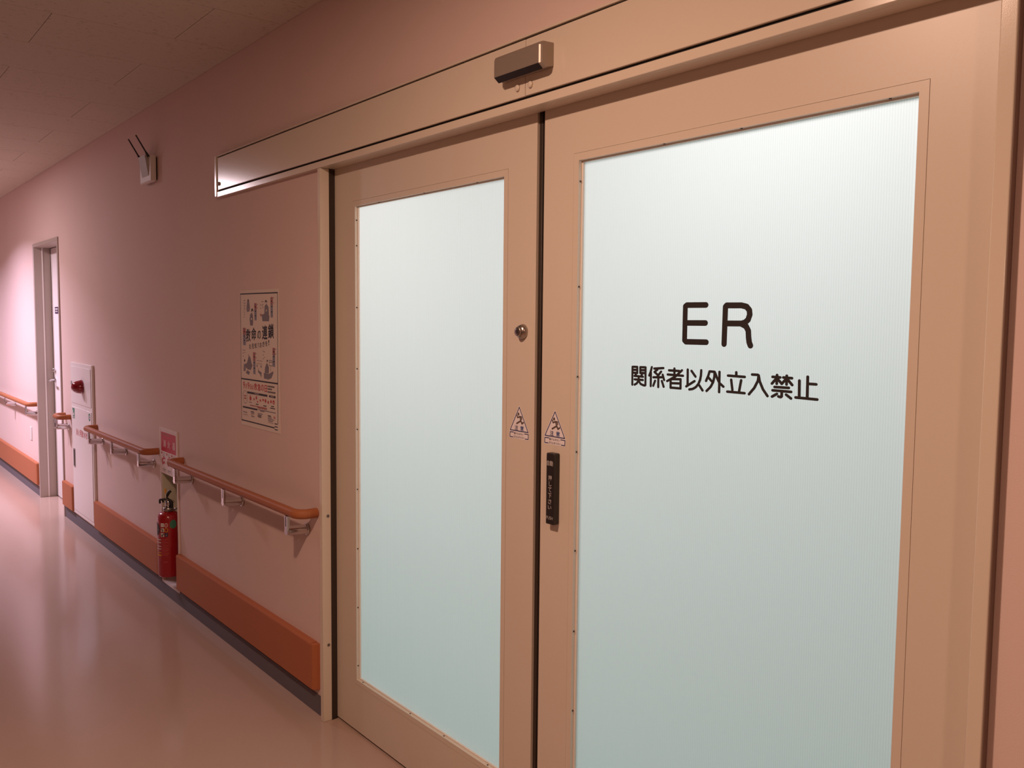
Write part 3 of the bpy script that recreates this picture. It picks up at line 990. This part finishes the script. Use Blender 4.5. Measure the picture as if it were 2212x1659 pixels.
for ch, x, z in zip('お見知りおきを!', (-3.612, -3.583, -3.554, -3.525, -3.499, -3.470, -3.441, -3.416), (1.412, 1.414, 1.417, 1.420, 1.422, 1.426, 1.429, 1.434)):
    b.text(ch, x, z, .010 if ch in '!り' else .023, .022, YP, 'ink', .02, .05, .05)
b.build('headline', sh, smooth_normals=False)
b = MB()
for ch, x, z, w_, h_ in (('9', -3.687, 1.2400, .019, .0300), ('月', -3.663, 1.2360, .017, .021), ('9', -3.637, 1.2400, .019, .0300), ('日', -3.613, 1.2360, .017, .021), ('は', -3.590, 1.2360, .020, .020), ('救', -3.559, 1.2405, .032, .030), ('急', -3.522, 1.2405, .032, .030), ('の', -3.487, 1.2400, .030, .028), ('日', -3.452, 1.2385, .027, .030)):
    b.text(ch, x, z, w_, h_, YP, 'red_ink', .03)
b.build('red_headline', sh, smooth_normals=False)
b = MB()
for pts in ([(-3.627, 1.618), (-3.618, 1.609), (-3.609, 1.576), (-3.615, 1.563), (-3.644, 1.561), (-3.648, 1.576), (-3.640, 1.605)],):
    b.flat(pts, YP, 'gray_ink')
b.disc(-3.629, 1.611, .006, .006, YP, 'ink', 10)
b.flat([(-3.634, 1.604), (-3.622, 1.604), (-3.620, 1.58), (-3.636, 1.58)], YP, 'kimono')
b.build('kimono_figure', sh, smooth_normals=False)
b = MB()
b.flat([(-3.586, 1.559), (-3.579, 1.545), (-3.577, 1.515), (-3.583, 1.502), (-3.609, 1.503), (-3.615, 1.53), (-3.608, 1.551)], YP, 'kimono')
b.flat([(-3.585, 1.578), (-3.572, 1.568), (-3.578, 1.558), (-3.595, 1.561), (-3.597, 1.57)], YP, 'ink')
b.disc(-3.583, 1.561, .006, .006, YP, 'paper', 10)
b.flat([(-3.601, 1.535), (-3.588, 1.534), (-3.589, 1.527), (-3.601, 1.528)], YP, 'paper')
b.build('kimono_figure', sh, smooth_normals=False)
b = MB()
b.flat([(-3.435, 1.595), (-3.415, 1.58), (-3.412, 1.545), (-3.407, 1.544), (-3.412, 1.522), (-3.478, 1.522), (-3.487, 1.549), (-3.459, 1.553), (-3.454, 1.586)], YP, 'kimono')
b.flat([(-3.439, 1.611), (-3.428, 1.603), (-3.435, 1.596), (-3.451, 1.599), (-3.451, 1.607)], YP, 'ink')
b.disc(-3.441, 1.598, .006, .006, YP, 'paper', 10)
b.flat([(-3.436, 1.573), (-3.431, 1.566), (-3.445, 1.561)], YP, 'paper')
b.flat([(-3.502, 1.552), (-3.488, 1.554), (-3.488, 1.543), (-3.500, 1.542)], YP, 'strip_red')
b.build('kimono_figure', sh, smooth_normals=False)
b = MB()
b.flat([(-3.628, 1.375), (-3.610, 1.362), (-3.600, 1.34), (-3.59, 1.331), (-3.608, 1.31), (-3.642, 1.311), (-3.687, 1.33), (-3.651, 1.338), (-3.636, 1.36)], YP, 'kimono')
b.disc(-3.631, 1.373, .0055, .0055, YP, 'pale_ink', 10)
b.flat([(-3.676, 1.357), (-3.668, 1.349), (-3.674, 1.342), (-3.684, 1.346)], YP, 'ink')
b.flat([(-3.684, 1.336), (-3.662, 1.319), (-3.667, 1.302), (-3.69, 1.302)], YP, 'gray_ink')
b.flat([(-3.647, 1.308), (-3.618, 1.3), (-3.631, 1.287), (-3.665, 1.295)], YP, 'kimono')
b.build('kimono_figure', sh, smooth_normals=False)
b = MB()
b.flat([(-3.433, 1.347), (-3.417, 1.329), (-3.42, 1.305), (-3.461, 1.304), (-3.458, 1.327), (-3.444, 1.344)], YP, 'kimono')
b.flat([(-3.439, 1.362), (-3.426, 1.359), (-3.428, 1.349), (-3.44, 1.347)], YP, 'ink')
b.disc(-3.433, 1.350, .005, .005, YP, 'paper', 10)
b.flat([(-3.471, 1.304), (-3.42, 1.303), (-3.394, 1.286), (-3.423, 1.279), (-3.469, 1.281)], YP, 'kimono')
b.flat([(-3.42, 1.303), (-3.375, 1.316), (-3.373, 1.309), (-3.394, 1.286)], YP, 'kimono')
b.build('kimono_figure', sh, smooth_normals=False)
b = MB()
b.flat([(-3.528, 1.324), (-3.522, 1.311), (-3.494, 1.305), (-3.497, 1.282), (-3.51, 1.296), (-3.531, 1.305)], YP, 'kimono')
for p, q_ in (((-3.414, 1.360), (-3.383, 1.359)), ((-3.383, 1.359), (-3.384, 1.338)), ((-3.384, 1.338), (-3.415, 1.338)), ((-3.415, 1.338), (-3.414, 1.360)), ((-3.415, 1.352), (-3.384, 1.352)), ((-3.399, 1.337), (-3.400, 1.315))):
    b.stroke([p, q_], .003, .003, YP, 'kimono', 6)
for p, q_ in (((-3.544, 1.354), (-3.484, 1.353)), ((-3.544, 1.341), (-3.488, 1.341))):
    b.stroke([p, q_], .003, .004, YP, 'pale_ink', 6)
b.disc(-3.540, 1.331, .006, .006, YP, 'gray_ink', 10); b.disc(-3.498, 1.330, .006, .006, YP, 'gray_ink', 10)
b.build('illustration', sh, smooth_normals=False)['kind'] = 'stuff'
b = MB()
for xa, xb, za, zb in ((-3.395, -3.3725, 1.622, 1.538), (-3.563, -3.5385, 1.598, 1.525), (-3.582, -3.558, 1.388, 1.294), (-3.380, -3.356, 1.413, 1.335), (-3.690, -3.660, 1.492, 1.416)):
    zm = za + (zb - za) * .40
    b.flat([(xa, za), (xb, za), (xb, zm), (xa, zm)], YP, 'strip_red')
    b.flat([(xa, zm), (xb, zm), (xb, zb), (xa, zb)], YP, 'strip_blue')
    for k in range(7):
        z = za + (zb - za) * (.08 + .13 * k)
        b.stroke([((xa + xb) / 2 - .005, z), ((xa + xb) / 2 + .005, z)], .005, .005, YP, 'ink' if k % 2 else 'kimono', 6)
for x, za, zb in ((-3.672, 1.610, 1.540), (-3.663, 1.612, 1.575), (-3.480, 1.604, 1.588), (-3.471, 1.604, 1.580), (-3.495, 1.590, 1.576), (-3.365, 1.618, 1.598), (-3.530, 1.592, 1.578), (-3.690, 1.394, 1.368), (-3.672, 1.394, 1.384), (-3.474, 1.396, 1.364), (-3.462, 1.394, 1.370), (-3.350, 1.408, 1.388), (-3.550, 1.384, 1.366)):
    n = max(2, int((za - zb) / .008))
    for k in range(n):
        z = za + (zb - za) * k / (n - 1)
        b.stroke([(x - .003, z), (x + .003, z)], .004, .0035, YP, 'gray_ink', 6)
for x0, x1, z in ((-3.428, -3.370, 1.250), (-3.428, -3.394, 1.239), (-3.428, -3.360, 1.2265)):
    n = int((x1 - x0) / .011)
    for k in range(n + 1):
        x = x0 + (x1 - x0) * k / n
        b.stroke([(x - .002, z), (x + .002, z + .001)], .005, .007, YP, 'ink', 6)
b.flat([(-3.650, 1.2145), (-3.436, 1.2140), (-3.436, 1.2055), (-3.650, 1.2060)], YP, 'ink')
b.flat([(-3.419, 1.2140), (-3.355, 1.2140), (-3.355, 1.2050), (-3.419, 1.2055)], YP, 'ink')
b.stroke([(-3.570, 1.210), (-3.525, 1.210)], .004, .003, YP, 'pale_ink', 6); b.stroke([(-3.403, 1.2097), (-3.372, 1.2097)], .004, .003, YP, 'pale_ink', 6)
for k in range(24):
    a0, a1 = 2 * math.pi * k / 24, 2 * math.pi * (k + 1) / 24
    b.stroke([(-3.674 + .0245 * math.cos(a0), 1.188 + .0275 * math.sin(a0)), (-3.674 + .0245 * math.cos(a1), 1.188 + .0275 * math.sin(a1))], .0018, .0018, YP, 'gray_ink', 5)
for z in (1.193, 1.182):
    b.stroke([(-3.684, z), (-3.664, z)], .006, .006, YP, 'strip_red', 6)
for x, z, rx, rz in ((-3.616, 1.186, .010, .010), (-3.577, 1.185, .006, .005), (-3.552, 1.193, .007, .008), (-3.539, 1.177, .006, .004), (-3.510, 1.185, .007, .005), (-3.480, 1.189, .008, .005), (-3.456, 1.187, .008, .008), (-3.428, 1.183, .007, .006), (-3.400, 1.188, .007, .007), (-3.374, 1.187, .010, .009)):
    b.disc(x, z, rx, rz, YP, 'red_ink', 12)
b.stroke([(-3.616, 1.190), (-3.616, 1.202)], .004, .004, YP, 'red_ink', 6)
b.disc(-3.374, 1.185, .004, .003, YP, 'paper', 10)
for x0, x1, z, m_ in ((-3.628, -3.604, 1.1685, 'gray_ink'), (-3.556, -3.530, 1.1655, 'ink'), (-3.478, -3.448, 1.1650, 'ink'), (-3.398, -3.372, 1.1690, 'ink'), (-3.407, -3.362, 1.1610, 'ink'),
                      (-3.620, -3.444, 1.1560, 'strip_red'), (-3.540, -3.444, 1.1515, 'strip_red'), (-3.530, -3.356, 1.1440, 'gray_ink'), (-3.510, -3.470, 1.1395, 'gray_ink'),
                      (-3.700, -3.655, 1.1210, 'gray_ink'), (-3.696, -3.650, 1.1105, 'pale_ink'), (-3.611, -3.580, 1.1285, 'ink'), (-3.611, -3.578, 1.1215, 'gray_ink'), (-3.611, -3.590, 1.1150, 'pale_ink'), (-3.609, -3.576, 1.1085, 'gray_ink'),
                      (-3.537, -3.488, 1.1270, 'gray_ink'), (-3.537, -3.500, 1.1200, 'ink'), (-3.537, -3.502, 1.1135, 'ink'), (-3.432, -3.402, 1.1265, 'ink'), (-3.432, -3.395, 1.1195, 'gray_ink'), (-3.432, -3.372, 1.1130, 'gray_ink'), (-3.428, -3.385, 1.1060, 'gray_ink'), (-3.430, -3.380, 1.0990, 'pale_ink')):
    b.stroke([(x0, z), (x1, z)], .004, .0036, YP, m_, 6)
for k in range(20):
    x = -3.698 + .152 * k / 19
    b.stroke([(x - .002, 1.1425), (x + .002, 1.1428)], .0045, .0075, YP, 'ink', 6)
b.stroke([(-3.374, 1.127), (-3.360, 1.127), (-3.360, 1.121), (-3.374, 1.121), (-3.374, 1.127)], .002, .002, YP, 'red_ink', 6)
b.build('small_print', sh, smooth_normals=False)['kind'] = 'stuff'
